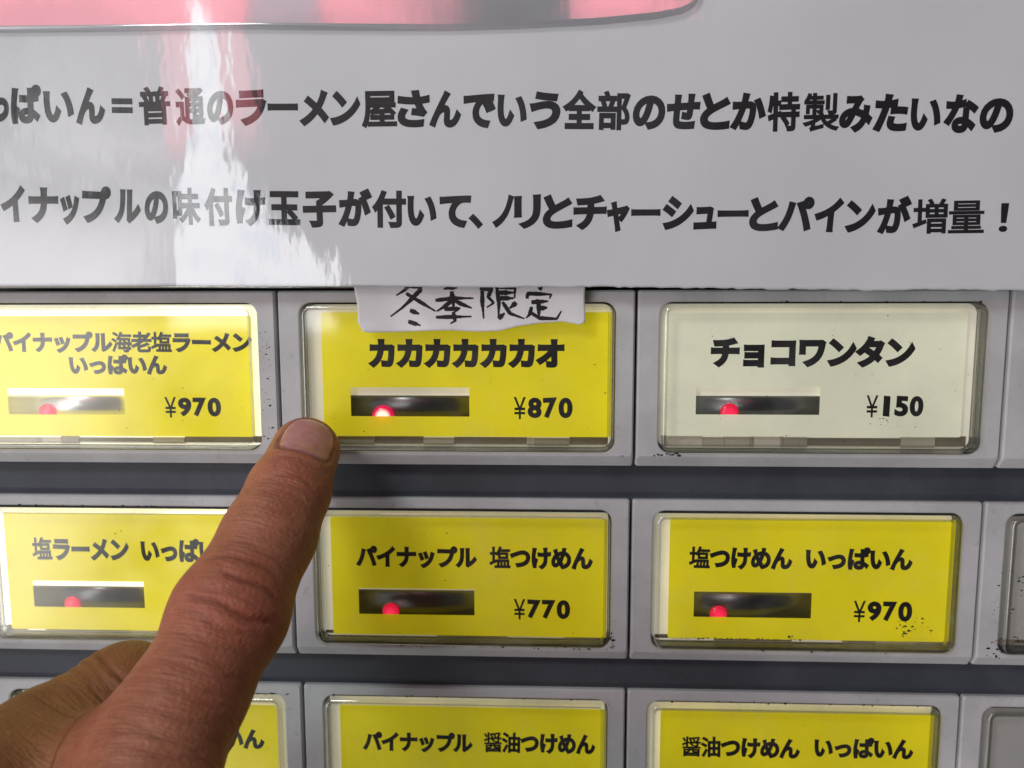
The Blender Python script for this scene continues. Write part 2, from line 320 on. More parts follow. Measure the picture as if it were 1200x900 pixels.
LINE_TWO = [('パ', -52.65, -47.4, 44.54, 50.73), ('イ', -47.1, -42.48, 44.45, 50.62), ('ナ', -42.03, -36.66, 44.35, 50.51), ('ッ', -36.35, -32.83, 44.27, 50.41), ('プ', -32.38, -27.19, 44.18, 50.31), ('ル', -26.59, -21.72, 44.08, 50.19), ('の', -21.11, -16.87, 43.99, 50.08), ('味', -16.11, -11.12, 43.9, 49.97), ('付', -10.52, -5.54, 43.8, 49.85), ('け', -4.95, 0.16, 43.7, 49.74), ('玉', 0.76, 6.3, 43.59, 49.61), ('子', 6.75, 12.57, 43.48, 49.48), ('が', 13.02, 18.82, 43.37, 49.35), ('付', 18.82, 24.75, 43.27, 49.23), ('い', 24.89, 30.06, 43.17, 49.11), ('て', 30.36, 35.81, 43.07, 48.99), ('、', 35.96, 38.01, 43.0, 48.91), ('ノ', 39.63, 43.29, 42.92, 48.82), ('リ', 43.29, 47.97, 42.85, 48.73), ('と', 48.26, 53.37, 42.75, 48.62), ('チ', 53.51, 59.18, 42.66, 48.51), ('ャ', 59.18, 63.1, 42.57, 48.41), ('ー', 63.24, 68.45, 42.49, 48.31), ('シ', 68.59, 73.93, 42.39, 48.19), ('ュ', 73.93, 77.81, 42.31, 48.1), ('ー', 77.81, 83.26, 42.23, 48.0), ('と', 83.26, 88.12, 42.14, 47.89), ('パ', 88.12, 93.97, 42.04, 47.78), ('イ', 94.11, 98.94, 41.94, 47.66), ('ン', 99.23, 104.32, 41.85, 47.55), ('が', 104.61, 110.26, 41.75, 47.44), ('増', 110.4, 116.17, 41.65, 47.31), ('量', 116.31, 122.2, 41.54, 47.19), ('！', 124.17, 126.4, 41.43, 47.06)]
BRUSH = [[(26.87, 32.92), (24.71, 33.11), (24.02, 32.37), (22.4, 31.43)], [(24.71, 33.11), (26.87, 32.92), (26.75, 32.36), (24.74, 30.49), (23.2, 29.18), (21.07, 27.67)], [(24.2, 31.8), (26.26, 30.49), (29.27, 28.6)], [(24.64, 28.8), (26.3, 28.15)], [(24.22, 26.8), (26.49, 26.08)], [(33.3, 33.02), (30.84, 32.54)], [(29.3, 30.56), (32.71, 30.93), (36.11, 30.92)], [(32.27, 32.16), (32.5, 29.05)], [(32.25, 30.55), (30.99, 29.54), (29.46, 28.6)], [(32.7, 30.55), (33.83, 29.91), (35.71, 29.16)], [(30.79, 28.98), (33.52, 29.12), (32.45, 28.37)], [(32.38, 28.52), (32.66, 26.9), (31.82, 26.41)], [(29.26, 27.55), (32.29, 27.62), (35.63, 27.66)], [(37.7, 32.71), (37.61, 30.09), (37.78, 27.28)], [(37.25, 32.56), (39.32, 32.52), (38.67, 31.14), (39.65, 30.09), (38.36, 29.27)], [(40.26, 32.89), (40.55, 30.09), (40.42, 27.27)], [(40.26, 32.89), (43.45, 32.77), (43.34, 30.9)], [(40.63, 31.88), (43.26, 31.88)], [(40.63, 30.91), (43.19, 30.91)], [(40.42, 27.27), (41.56, 28.29)], [(41.19, 30.27), (42.5, 28.21), (45.06, 27.27)], [(43.64, 30.16), (42.43, 29.11)], [(47.76, 33.13), (47.99, 32.24)], [(45.51, 30.83), (45.67, 31.72), (49.82, 31.56), (49.45, 30.82)], [(46.27, 30.19), (49.27, 30.37)], [(47.58, 30.26), (47.62, 27.53)], [(47.77, 29.1), (49.12, 29.25)], [(46.34, 29.4), (45.97, 28.02), (45.33, 27.38)], [(46.08, 28.39), (47.77, 27.38), (50.78, 27.23), (51.59, 28.65)]]
SLIP = [(15.3, 34.49), (15.02, 29.37), (15.26, 26.64), (15.99, 25.11), (17.21, 24.81), (23.05, 24.96), (30.7, 25.26), (36.78, 24.96), (40.58, 25.11), (43.61, 25.86), (47.39, 26.46), (51.91, 26.76), (54.92, 26.16), (55.67, 26.61), (55.94, 30.8), (55.76, 34.37)]
NOTICE_EDGE = [(-71.75, 33.81), (-48.22, 33.44), (-17.29, 33.36), (13.1, 33.14), (42.97, 32.77), (57.71, 32.88), (72.34, 32.62), (101.23, 32.26), (106.95, 32.03), (112.64, 32.31), (129.64, 31.98), (146.47, 31.66)]
FILM_EDGE = [(-67.08, 76.47), (-44.49, 76.14), (-0.13, 75.9), (31.67, 75.29), (43.09, 75.39), (57.25, 75.86), (67.08, 76.65), (71.25, 77.39), (73.32, 78.57), (74.25, 80.43), (74.62, 87.58)]
INDEX = [(6.67, 4.25, 7.4, 5.98), (6.7, -0.53, 17.5, 6.35), (5.43, -5.88, 23.5, 6.95), (3.19, -14.13, 35.0, 8.05), (1.17, -21.42, 44.0, 7.28), (-0.16, -27.22, 52.0, 7.49), (-0.23, -32.36, 62.0, 8.62)]
THUMB = [(-10.27, -39.99, 20.0, 7.68), (-14.56, -29.4, 32.0, 8.15), (-20.85, -32.7, 41.0, 9.04), (-26.02, -34.0, 54.0, 10.13)]

# ------------------------------------------------------------------ the machine front behind the buttons
ROW_Z = (0.0, -4.05, -7.4); ROW_Y = (0.1, -39.2, -78.9); COL_X = (-65.1, 0.1, 65.3, 130.5)
BW, BH = 64.75, 32.2
mb = MB()
mb.box(-90, 215, -130, 125, -26, -17, 1)                                   # back plate in the dark
for r in range(3):                                                        # slate rails between the rows
    yb = ROW_Y[r]-.05; zt = ROW_Z[r+1] if r < 2 else -10.8
    yn = (ROW_Y[r+1]+BH if r < 2 else yb-7)+.05
    prof = [(yb+3, zt-9), (yb+3, zt-.9), (yb-.2, zt-.7), (yn+1.2, zt-.7), (yn+.25, zt-1.1), (yn-3, zt-1.4), (yn-3, zt-9)]
    mb.loops([[(-90, y, z) for y, z in prof], [(215, y, z) for y, z in prof]], True, True, 0)
mb.box(-90, 215, ROW_Y[0]+BH+.6, 118, -15, 3.9, 2, .8)                      # the housing the notices are stuck to
machine = link('ticket_machine_front', mb.mesh('ticket_machine_front', [M['rail'], M['dark'], M['bezel']]))
tag(machine, 'slate rails of the ticket machine front running between the rows of buttons', 'ticket machine')

# ------------------------------------------------------------------ button parts (built once, in the button's own frame)
CX0, CX1, CY0, CY1, CR = 4.3, 61.0, 3.0, 29.75, 1.9
def bezel_mesh():
    b = MB(); g = .30
    def outer(i, z, bot=0): return rr(i, BW-i, i+bot, BH-i, .5, z)
    def hole(i, z): return rr(CX0-g+i, CX1+g-i, CY0-g+i, CY1+g-i, CR+g-i, z)
    b.loops([outer(0, -9), outer(0, -1.5), outer(.05, -.35, 1.5), outer(.35, 0, 1.75), hole(-.3, 0), hole(-.06, -.12), hole(0, -.4), hole(0, -7.5), rr(20, 40, 12, 20, .5, -7.5)], False, True, 0, [0,0,0,0,0,0,1,1])
    return b.mesh('bezel', [M['bezel'], M['dark']])
def cap_mesh():
    b = MB(); w = 1.0
    def o(i, z): return rr(CX0+i, CX1-i, CY0+i, CY1-i, max(CR-i, .3), z)
    # rim ring: outside wall, rounded shoulder, inner wall
    b.loops([o(0, -3.3), o(0, .55), o(.08, .85), o(.25, 1.05), o(.5, 1.17), o(.75, 1.2), o(w, 1.2), o(w, -1.7), o(.1, -1.7), o(.1, -3.3), o(0, -3.3)], mis=[0, 2, 2, 2, 2, 0, 0, 0, 0, 0])
    # clear face
    b.loops([o(w+.01, 1.19), o(w+.01, .3)], True, True, 1)
    return b.mesh('clear_cap', [M['rim'], M['pane'], M['shoulder']])
BEZEL, CAP = bezel_mesh(), cap_mesh()
for p_ in CAP.polygons: p_.use_smooth = (p_.material_index != 1)

GLOW = {(0,0): .72, (1,0): .60, (0,1): .44, (0,2): .50, (1,1): .32, (1,2): .42, (2,0): .32, (2,1): .36, (2,2): .38, (0,3): .2, (1,3): .10, (2,3): .10}
YEL, WHITE, GREY = (.69, .595, .006), (.62, .63, .50), (.42, .42, .42)
def lit_mat(name, col, gl): return m_lit(name, col, gl)
LABELS = {
 (0,0): 'bright yellow lit ticket button priced 970 with a two-line name, under the laminated notice',
 (0,1): 'yellow ticket button priced 870 that the fingertip presses, with the handwritten slip over its top',
 (0,2): 'pale cream ticket button priced 150, the only white label among the yellow ones',
 (0,3): 'grey button housing mostly cut off beside the pale cream 150 button',
 (1,0): 'yellow lit ticket button half covered by the pointing finger, above the thumb',
 (1,1): 'yellow ticket button priced 770 just right of the pointing finger',
 (1,2): 'yellow ticket button priced 970 with black specks beside its price and along its bottom edge',
 (1,3): 'blank grey ticket button with dirt at its edge, beside the speckled yellow button',
 (2,0): 'yellow ticket button in the lowest row showing only its right end beside the finger',
 (2,1): 'yellow lowest-row ticket button whose long name starts with katakana, below the 770 button',
 (2,2): 'yellow lowest-row ticket button with two short words, below the speckled 970 button',
 (2,3): 'blank grey ticket button at the bottom corner, lowest of the right column'}
def sharp(me):
    for p_ in me.polygons:
        if len(p_.vertices) > 4 or abs(p_.normal.x) > .9: p_.use_smooth = False
def make_button(d):
    r, c = d['row'], d['col']; ox, oy, oz = COL_X[c], ROW_Y[r], ROW_Z[r]
    L = lambda x, y: (x-ox, y-oy)
    root = link('ticket_button', None, None, (ox, oy, oz)); root.empty_display_size = .01
    tag(root, LABELS[(r, c)], 'ticket button', 'ticket buttons of the machine')
    link('bezel', BEZEL, root)
    link('clear_cap', CAP, root)
    gl = GLOW[(r, c)]; blank = c == 3
    col = WHITE if (r, c) == (0, 2) else (GREY if blank else YEL)
    x0, y0 = L(d['card'][0], d['card'][2]); x1, y1 = L(d['card'][1], d['card'][3])
    lim = 1.06
    x0, x1, y0, y1 = max(x0, CX0+.2), min(x1, CX1-.12), max(y0, CY0+lim), min(y1, CY1-lim)
    if (r, c) == (0, 0): y1 -= .5
    sx0, sy0 = L(d['slot'][0], d['slot'][2]); sx1, sy1 = L(d['slot'][1], d['slot'][3])
    # cream light plate behind the card
    b = MB(); b.loops([rr(CX0+.06, CX1-.06, CY0+.06, CY1-.06, CR, z_) for z_ in (-4.6, -3.4)], True, True, 0)
    link('light_plate', b.mesh('light_plate', [lit_mat('cream_light_plate', (.74, .72, .62) if not blank else (.45, .45, .45), gl*PLATE.get((r, c), 1.0))]), root)
    # printed card with its window
    b = MB()
    b.loops([rr(x0, x1, y0, y1, .3, -1.95), rr(x0, x1, y0, y1, .3, -1.8), rr(sx0, sx1, sy0, sy1, .12, -1.8) if not blank else rr(30, 35, 12, 16, .12, -1.8)] + ([rr(sx0, sx1, sy0, sy1, .12, -1.95)] if not blank else []), False, blank, 0)
    card = link('label_card', b.mesh('label_card', [lit_mat('label_card', col, gl)]), root)
    if not blank:
        n_ = len(d['text'])
        b = MB()
        for t_, a0, a1, b0, b1 in d['text']:
            a0, b0 = L(a0, b0); a1, b1 = L(a1, b1); w = (a1-a0)/len(t_)
            for k, ch in enumerate(t_):
                bold = .068 if (r, c) in ((0,1), (0,2)) else KANJI.get(ch, .058)
                put_glyph(b, ch, a0+w*k+w*.02, a0+w*(k+1)-w*.02, b0-.1, b1+.1, -1.79, bold, 0 if (r, c) in ((0,1), (0,2)) else .025)
        link('name_lettering', b.mesh('name_lettering', [M['ink']]), card)
        b = MB(); t_, a0, a1, b0, b1 = d['price']; a0, b0 = L(a0, b0); a1, b1 = L(a1, b1); w = (a1-a0)
        put_glyph(b, '¥', a0, a0+w*.205, b0-.05, b1-.05, -1.79, .006, fit='xy')
        for k, ch in enumerate(t_[1:]):
            e = .06 if ch == '1' else 0
            put_glyph(b, ch, a0+w*(.235+.258*k+e), a0+w*(.235+.258*k+.236-e), b0+.15, b1-.15, -1.79, .03 if e else .052, .05, fit='xy')
        link('price_lettering', b.mesh('price_lettering', [M['ink']]), card)
        # indicator: pale top strip, dark bar, red lamp
        fr = BAR.get((r, c), .62); b = MB()
        ytop = sy0+(sy1-sy0)*fr+.25; dp = 2.0
        prof = [(sy0-1.5, -3.39), (sy0-1.5, -2.7)]+[(ytop-dp+dp*math.sin(a), -3.38+.68*math.cos(a)) for a in [math.pi/2*k/10 for k in range(11)]]
        b.loops([[(xx, y_, z_) for y_, z_ in prof] for xx in (sx0-1.5, sx1+1.5)], True, True, 0)
        bar = link('indicator_bar', b.mesh('indicator_bar', [M['bar_hazed'] if (r, c) == (0, 0) else M['bar']], True), root)
        sharp(bar.data)
        lx, ly = L(*d['led']); b = MB(); hot = (r, c) == (0, 1); R_ = 2.1 if hot else 1.7
        ly = sy0-.1 if hot else sy0+.3
        prof = [(R_*math.cos(a), R_*math.sin(a)*.4) for a in [math.radians(x) for x in (0, 15, 30, 45, 60, 72, 82)]]
        b.loops([[(lx+q*math.cos(2*math.pi*k/24), ly+q*math.sin(2*math.pi*k/24), -2.72+h) for k in range(24)] for q, h in prof], True, True, 0)
        led = link('red_lamp', b.mesh('red_lamp', [M['led_hot'] if hot else M['led']], True), bar)
        ld = bpy.data.lights.new('lamp_glow', 'POINT'); ld.color = (1, .03, .08); ld.energy = 4.5e-5 if hot else 1.6e-5; ld.shadow_soft_size = .0007
        lo_ = bpy.data.objects.new('lamp_glow', ld); COL.objects.link(lo_); lo_.parent = led; lo_.location = W((lx, sy0+.1, -.75))
    # blocks added to imitate patchy reflections in the cap's bottom rim
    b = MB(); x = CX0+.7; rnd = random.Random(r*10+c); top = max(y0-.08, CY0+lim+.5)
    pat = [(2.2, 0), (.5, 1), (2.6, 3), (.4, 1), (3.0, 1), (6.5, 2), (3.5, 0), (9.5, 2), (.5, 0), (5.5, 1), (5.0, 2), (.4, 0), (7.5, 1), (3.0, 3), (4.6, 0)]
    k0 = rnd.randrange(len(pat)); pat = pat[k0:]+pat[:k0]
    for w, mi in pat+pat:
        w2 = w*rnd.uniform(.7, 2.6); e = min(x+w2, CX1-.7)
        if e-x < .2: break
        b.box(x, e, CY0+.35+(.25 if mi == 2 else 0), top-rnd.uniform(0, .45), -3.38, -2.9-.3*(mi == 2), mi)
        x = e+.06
    link('rim_reflection_blocks', b.mesh('rim_reflection_blocks', [M['reflect_cream'], M['reflect_grey'], M['reflect_dark'], M['reflect_pale']]), root)
    # grime
    gs = GRIME.get((r, c))
    if gs:
        b = MB(); rnd = random.Random(31+r*7+c)
        for gx0, gx1, gy0, gy1, n_, smin, smax, gz in gs:
            for _ in range(n_):
                px, py, s = rnd.uniform(gx0, gx1), rnd.uniform(gy0, gy1), rnd.uniform(smin, smax)*rnd.random()+.05
                k = rnd.randint(5, 8); a_ = rnd.uniform(.5, 2.2)
                ring = [(px+s*a_*rnd.uniform(.5, 1)*math.cos(2*math.pi*i/k), py+s*rnd.uniform(.5, 1)*math.sin(2*math.pi*i/k)) for i in range(k)]
                b.loops([[(X, Y, gz) for X, Y in ring], [(X, Y, gz+.012) for X, Y in ring]], True, True, 0)
        link('grime_specks', b.mesh('grime_specks', [M['grime']]), root)
    return root
def m_bar(name, c0, c1):
    m, t, p, o = mat(name); g = coords(t)
    t.put(p.inputs['Base Color'], t.mix(t.noise(g, 120, 3, .5), rgb(*c0), rgb(*c1))); p.inputs['Roughness'].default_value = .3; p.inputs['Metallic'].default_value = .85
    return m
M['bar'] = m_bar('smoked_mirror_window', (.11, .11, .12), (.18, .18, .19)); M['bar_hazed'] = m_bar('hazed_mirror_window', (.66, .66, .66), (.76, .76, .74))  # the lighter bar has its washed-out reflection put into the colour
M['reflect_cream'] = m_plastic('cream_reflection', (.50, .48, .40), .4); M['reflect_grey'] = m_plastic('grey_reflection', (.38, .36, .31), .4)  # block colours stand for reflections in the acrylic rim
M['reflect_dark'] = m_plastic('dark_reflection', (.24, .22, .18), .4); M['reflect_pale'] = m_plastic('pale_reflection', (.68, .66, .58), .35)
PLATE = {(0,0): 1.9, (1,0): 2.3, (0,1): .8, (0,2): .75}
BAR = {(0,1): .64, (0,2): .58, (1,0): .66, (1,1): .80, (1,2): .84, (0,0): .66}
FACE = .012
GRIME = {(1,2): [(50.5, 57.5, 4.6, 9.6, 30, .1, .4, -1.79), (5.5, 33, 4.15, 4.4, 70, .05, .24, -1.79), (30.5, 31.3, 4.3, 5.0, 9, .1, .35, -1.79), (10, 60, 2.6, 3.0, 12, .1, .3, .004)],
         (1,3): [(2, 5, 1.9, 6, 26, .06, .3, .004), (4.5, 7, 3, 20, 30, .05, .3, 1.21), (2.2, 3.8, 8, 20, 10, .05, .2, .004)],
         (0,2): [(3.2, 8, 2.2, 2.7, 22, .08, .3, .004), (42, 48, 7, 9, 14, .05, .12, -1.79), (6, 58, 5, 28, 30, .04, .12, 1.21), (4, 60, 29.9, 30.1, 20, .1, .3, .004)],
         (0,1): [(6, 60, 5, 24, 14, .04, .11, 1.21), (56, 63, 2, 28, 14, .04, .14, .004)],
         (0,0): [(30, 58, 4, 26, 20, .04, .11, 1.21), (61.5, 63.5, 3, 25, 50, .05, .2, .004)],
         (1,1): [(20, 61, 2.3, 2.8, 34, .06, .28, .004), (6, 60, 5, 26, 14, .04, .12, 1.21), (61.2, 62, 2.6, 6, 20, .1, .3, .004)],
         (1,0): [(6, 40, 29.8, 30.2, 40, .1, .3, .004), (6, 40, 5, 26, 18, .04, .12, 1.21)],
         (2,0): [(52, 62, 29.9, 30.3, 14, .1, .3, .004)], (2,1): [(6, 60, 29.9, 30.2, 14, .1, .3, .004)], (2,2): [(6, 60, 29.9, 30.2, 24, .1, .35, .004)]}
for d in BUTTONS: make_button(d)

# ------------------------------------------------------------------ the laminated notice
def wave(x, y): return .16*math.sin(x*.055+y*.02+.6)+.10*math.sin(x*.13-y*.06)+.07*math.sin(y*.17+x*.02)
ZN = 4.5
def interp(pts, x):
    for (a, b), (c_, d_) in zip(pts, pts[1:]):
        if a <= x <= c_: return b+(d_-b)*(x-a)/(c_-a)
    return pts[0][1] if x < pts[0][0] else pts[-1][1]
def sheet(name, x0, x1, ylo, yhi, z, th, m, nx, ny, mats=None):
    """a thin wavy sheet whose lower edge follows ylo(x)"""
    b = MB(); vs = []; fs = []
    for j in range(ny+1):
        for i in range(nx+1):
            x = x0+(x1-x0)*i/nx; lo = ylo(x); y = lo+(yhi-lo)*(j/ny)**1.25
            vs.append((x, y, z(x, y)))
    N = len(vs); vs += [(x, y, q-th) for x, y, q in vs]
    w = nx+1
    for j in range(ny):
        for i in range(nx):
            a = j*w+i; fs.append((a, a+1, a+w+1, a+w)); fs.append((N+a, N+a+w, N+a+w+1, N+a+1))
    rim = [i for i in range(w)] + [j*w+nx for j in range(1, ny+1)] + [ny*w+i for i in range(nx-1, -1, -1)] + [j*w for j in range(ny-1, 0, -1)]
    for a, c_ in zip(rim, rim[1:]+rim[:1]): fs.append((a, N+a, N+c_, c_))
    b.add(vs, fs); return b.mesh(name, [m], True)
rag = random.Random(3); RAG = [rag.uniform(-1, 1) for _ in range(400)]
def edge(x):
    k = (x+100)*1.3; i = int(k); f = k-i; n_ = RAG[i % 400]*(1-f)+RAG[(i+1) % 400]*f
    return interp(NOTICE_EDGE, x)+(n_*.16 if x > 45 else n_*.05)
zpap = lambda x, y: ZN+wave(x, y)
notice = link('laminated_notice', None, None, (30, 34, ZN)); notice.empty_display_size = .01
tag(notice, 'white laminated notice with two lines of black Japanese writing, stuck above the buttons', 'notice')
def under(name, data, par, loc): # geometry built in panel coordinates, re-based on its parent
    data.transform(Matrix.Translation(-W(loc))); return link(name, data, par)
NL = (30, 34, ZN)
under('paper_sheet', sheet('paper_sheet', -74, 150, edge, 112, zpap, .12, M['paper'], 220, 60), notice, NL)
for nm, line in (('lettering', LINE_ONE), ('lettering', LINE_TWO)):
    b = MB()
    for ch, x0, x1, y0, y1 in line:
        kanji = ord(ch) > 0x4e00 and ord(ch) < 0xff00
        small = ch in SMALL
        if ch in '、': put_glyph(b, ch, x0-.1, x1+3.2, y0, y1, ZN+.03, .05, 0, wave); continue
        if ch == '！': put_glyph(b, ch, x0+.5, x1-.3, y0, y1, ZN+.03, .02, 0, wave, fit='x', shear=.12); continue
        if ch in 'ー＝': put_glyph(b, ch, x0, x1, y0, y1, ZN+.03, .042, .02, wave); continue
        put_glyph(b, ch, x0, x1, y0, y1, ZN+.03, KANJI.get(ch, .058) if ch not in 'リい！' else .05, .015 if kanji else .05, wave, fit='x', shear=0 if kanji else .05)
    under(nm, b.mesh(nm, [M['ink']]), notice, NL)
fedge = lambda x: interp(NOTICE_EDGE, x)-(.55 if x < 40 else .02)
under('clear_film', sheet('clear_film', -75, 151, fedge, 113, lambda x, y: ZN+.2+wave(x, y), .1, M['film'], 220, 60), notice, NL)

# second laminated sheet lapping over the top of the notice, its clear margin showing
poly = list(FILM_EDGE)
upper = link('laminated_sheet', None, None, (0, 76, 5)); upper.empty_display_size = .01
tag(upper, 'clear rounded-corner margin of another laminated sheet, lapping over the top of the notice', 'laminated sheet')
UL = (0, 76, 5)
def zup(x, y): return 4.98+.24*max(0, 1-(y-76)/10)+wave(x, y)+max(0, (x-40)/34)**2*.3
b = MB(); xs = [-68+i*1.0 for i in range(143)]
def upedge(x): return interp(FILM_EDGE, x)
vs = []; fs = []; NY = 30
for j in range(NY+1):
    for x in xs:
        lo = upedge(x); y = lo+(112-lo)*j/NY; vs.append((x, y, zup(x, y)))
N = len(vs); w = len(xs); vs += [(x, y, q-.04) for x, y, q in vs]
for j in range(NY):
    for i in range(w-1):
        a = j*w+i; fs.append((a, a+1, a+w+1, a+w)); fs.append((N+a, N+a+w, N+a+w+1, N+a+1))
for i in range(w-1): fs.append((i, N+i, N+i+1, i+1))
for j in range(NY): a = j*w+w-1; fs.append((a, N+a, N+a+w, a+w))
b.add(vs, fs); under('clear_film', b.mesh('clear_film', [M['film_upper']], True), upper, UL)
b = MB(); b.loops([rr(-64, 68, 84, 110, 1, 4.78), rr(-64, 68, 84, 110, 1, 4.86)], True, True, 0)
under('paper_sheet', b.mesh('paper_sheet', [M['paper']]), upper, UL)

# ------------------------------------------------------------------ handwritten slip tucked over the second button
def zslip(x, y):
    t_ = min(max((y-25)/8.5, 0), 1); z = 1.45+2.3*t_**2.2
    z += .35*math.exp(-((y-25.2)/.9)**2)*(1+math.sin(x*.5))*.6+.12*math.sin(x*.42+y*.3)
    return z
slip = link('paper_slip', None, None, (35, 25, 1.5)); slip.empty_display_size = .01; SL = (35, 25, 1.5)
tag(slip, 'small white paper slip with brush-written Japanese characters, tucked over the pressed button', 'paper slip')
bot = SLIP[2:14]
rag2 = random.Random(9); R2 = [rag2.uniform(-1, 1) for _ in range(200)]
def sbot(x): return interp(bot, x)+.04*R2[int((x-10)*2.5) % 200]
b = MB(); vs = []; fs = []; NX, NY = 110, 24
for j in range(NY+1):
    for i in range(NX+1):
        t_ = j/NY; xl, xr = 15.15+.12*math.sin(t_*5), 55.75+.1*math.sin(t_*6+1); x = xl+(xr-xl)*i/NX
        lo = sbot(x); y = lo+(34.3-lo)*t_; vs.append((x, y, zslip(x, y)))
N = len(vs); w = NX+1; vs += [(x, y, q-.09) for x, y, q in vs]
for j in range(NY):
    for i in range(NX):
        a = j*w+i; fs.append((a, a+1, a+w+1, a+w)); fs.append((N+a, N+a+w, N+a+w+1, N+a+1))
rim = [i for i in range(w)] + [j*w+NX for j in range(1, NY+1)] + [NY*w+i for i in range(NX-1, -1, -1)] + [j*w for j in range(NY-1, 0, -1)]
for a, c_ in zip(rim, rim[1:]+rim[:1]): fs.append((a, N+a, N+c_, c_))
b.add(vs, fs); under('slip_sheet', b.mesh('slip_sheet', [M['slip']], True), slip, SL)
def brush(mbx, pts, wid, rnd):
    # resample
    P = [Vector(q) for q in pts]; out = []
    for a, c_ in zip(P, P[1:]):
        n_ = max(2, int((c_-a).length/.25)); out += [a.lerp(c_, k/n_) for k in range(n_)]
    out.append(P[-1]); n_ = len(out); vs = []; fs = []
    for k, q in enumerate(out):
        d_ = (out[min(k+1, n_-1)]-out[max(k-1, 0)]).normalized(); nn = Vector((-d_.y, d_.x))
        t_ = k/(n_-1); ww = wid*(.62+.38*math.sin(math.pi*min(1, t_*1.15+.1)))*rnd.uniform(.85, 1.12)*(1-.45*t_**4)
        for s in (1, -1):
            x, y = q+nn*ww*s*.5; vs.append((x, y, zslip(x, y)+.03))
    for k in range(n_-1): fs.append((2*k, 2*k+1, 2*k+3, 2*k+2))
    mbx.add(vs, fs)
b = MB(); rnd = random.Random(5)
for s in BRUSH: brush(b, s, 0.78 if len(s) > 2 else .92, rnd)
under('brush_lettering', b.mesh('brush_lettering', [M['brush_ink']]), slip, SL)

# ------------------------------------------------------------------ the hand: one continuous skin grown from joints
def V3(*a): return np.array(a, float)
IJ = [np.array(j[:3]) for j in INDEX]; IR = [j[3] for j in INDEX]
TJ = [np.array(j[:3]) for j in THUMB]; TR = [j[3] for j in THUMB]
def cap(p, a, b, r0, r1, flat=None):
    ba = b-a; t_ = np.clip(((p-a)@ba)/(ba@ba), 0, 1); q = p-a-t_[:, None]*ba
    return np.sqrt((q*q).sum(1))-(r0+(r1-r0)*t_)
def smin(a, b, k):
    h = np.maximum(k-np.abs(a-b), 0)/k; return np.minimum(a, b)-h*h*k*.25
def chain(p, J, R_, k):
    d = None
    for i in range(len(J)-1):
        e = cap(p, J[i], J[i+1], R_[i], R_[i+1]); d = e if d is None else smin(d, e, k)
    return d
WR = V3(-6, -92, 98); WR2 = V3(-22, -150, 150)
MK = [IJ[-1], V3(20, -37, 60), V3(36, -44, 57), V3(50, -53, 54)]
CURL = []
for i in (1, 2, 3):
    m_ = MK[i]; l = (1, .98, .85)[i-1]
    CURL.append(([m_, m_+V3(1, -20, -26)*l, m_+V3(-2, -36, -10)*l, m_+V3(-4, -30, 4)*l], [9.0*l, 8.3*l, 7.4*l, 6.6*l]))
def sdf(p):
    idx = chain(p, IJ, IR, 2.5)
    pip = IJ[3]+V3(.25, .45, .5)*1.2
    th = chain(p, TJ, TR, 3)
    # palm: rays from wrist to knuckles, thumb base
    palm = cap(p, WR+V3(-8, 2, 0), MK[0]+V3(3, -4, 4), 15, 9.5)
    for i, m_ in enumerate(MK[1:]): palm = smin(palm, cap(p, WR+V3(-2+5*i, -2*i, -2), m_, 14, 10.5), 8)
    palm = smin(palm, cap(p, WR+V3(-10, 6, -4), TJ[-1], 15, 11.5), 10)
    palm = smin(palm, cap(p, TJ[-1]+V3(4, -4, 2), MK[0]+V3(-2, -8, 0), 8, 8), 9)      # web
    palm = smin(palm, cap(p, WR, WR2, 19, 22), 12)
    for J, R_ in CURL: palm = smin(palm, chain(p, J, R_, 2.5), 2.5)
    d = smin(idx, palm, 7); 
    d = smin(d, cap(p, V3(-15, -31, 46), V3(-3, -25.5, 48), 6.0, 5.5), 6)
    return smin(d, th, 4.0)
lo = V3(-62, -150, -2); hi = V3(78, 14, 165); h = 1.5
ns = np.ceil((hi-lo)/h).astype(int)+1
gx, gy, gz_ = [lo[i]+h*np.arange(ns[i]) for i in range(3)]
D = np.empty(ns, np.float32)
for i in range(ns[0]):
    YY, ZZ = np.meshgrid(gy, gz_, indexing='ij')
    D[i] = sdf(np.stack([np.full(YY.size, gx[i]), YY.ravel(), ZZ.ravel()], 1)).reshape(ns[1], ns[2])
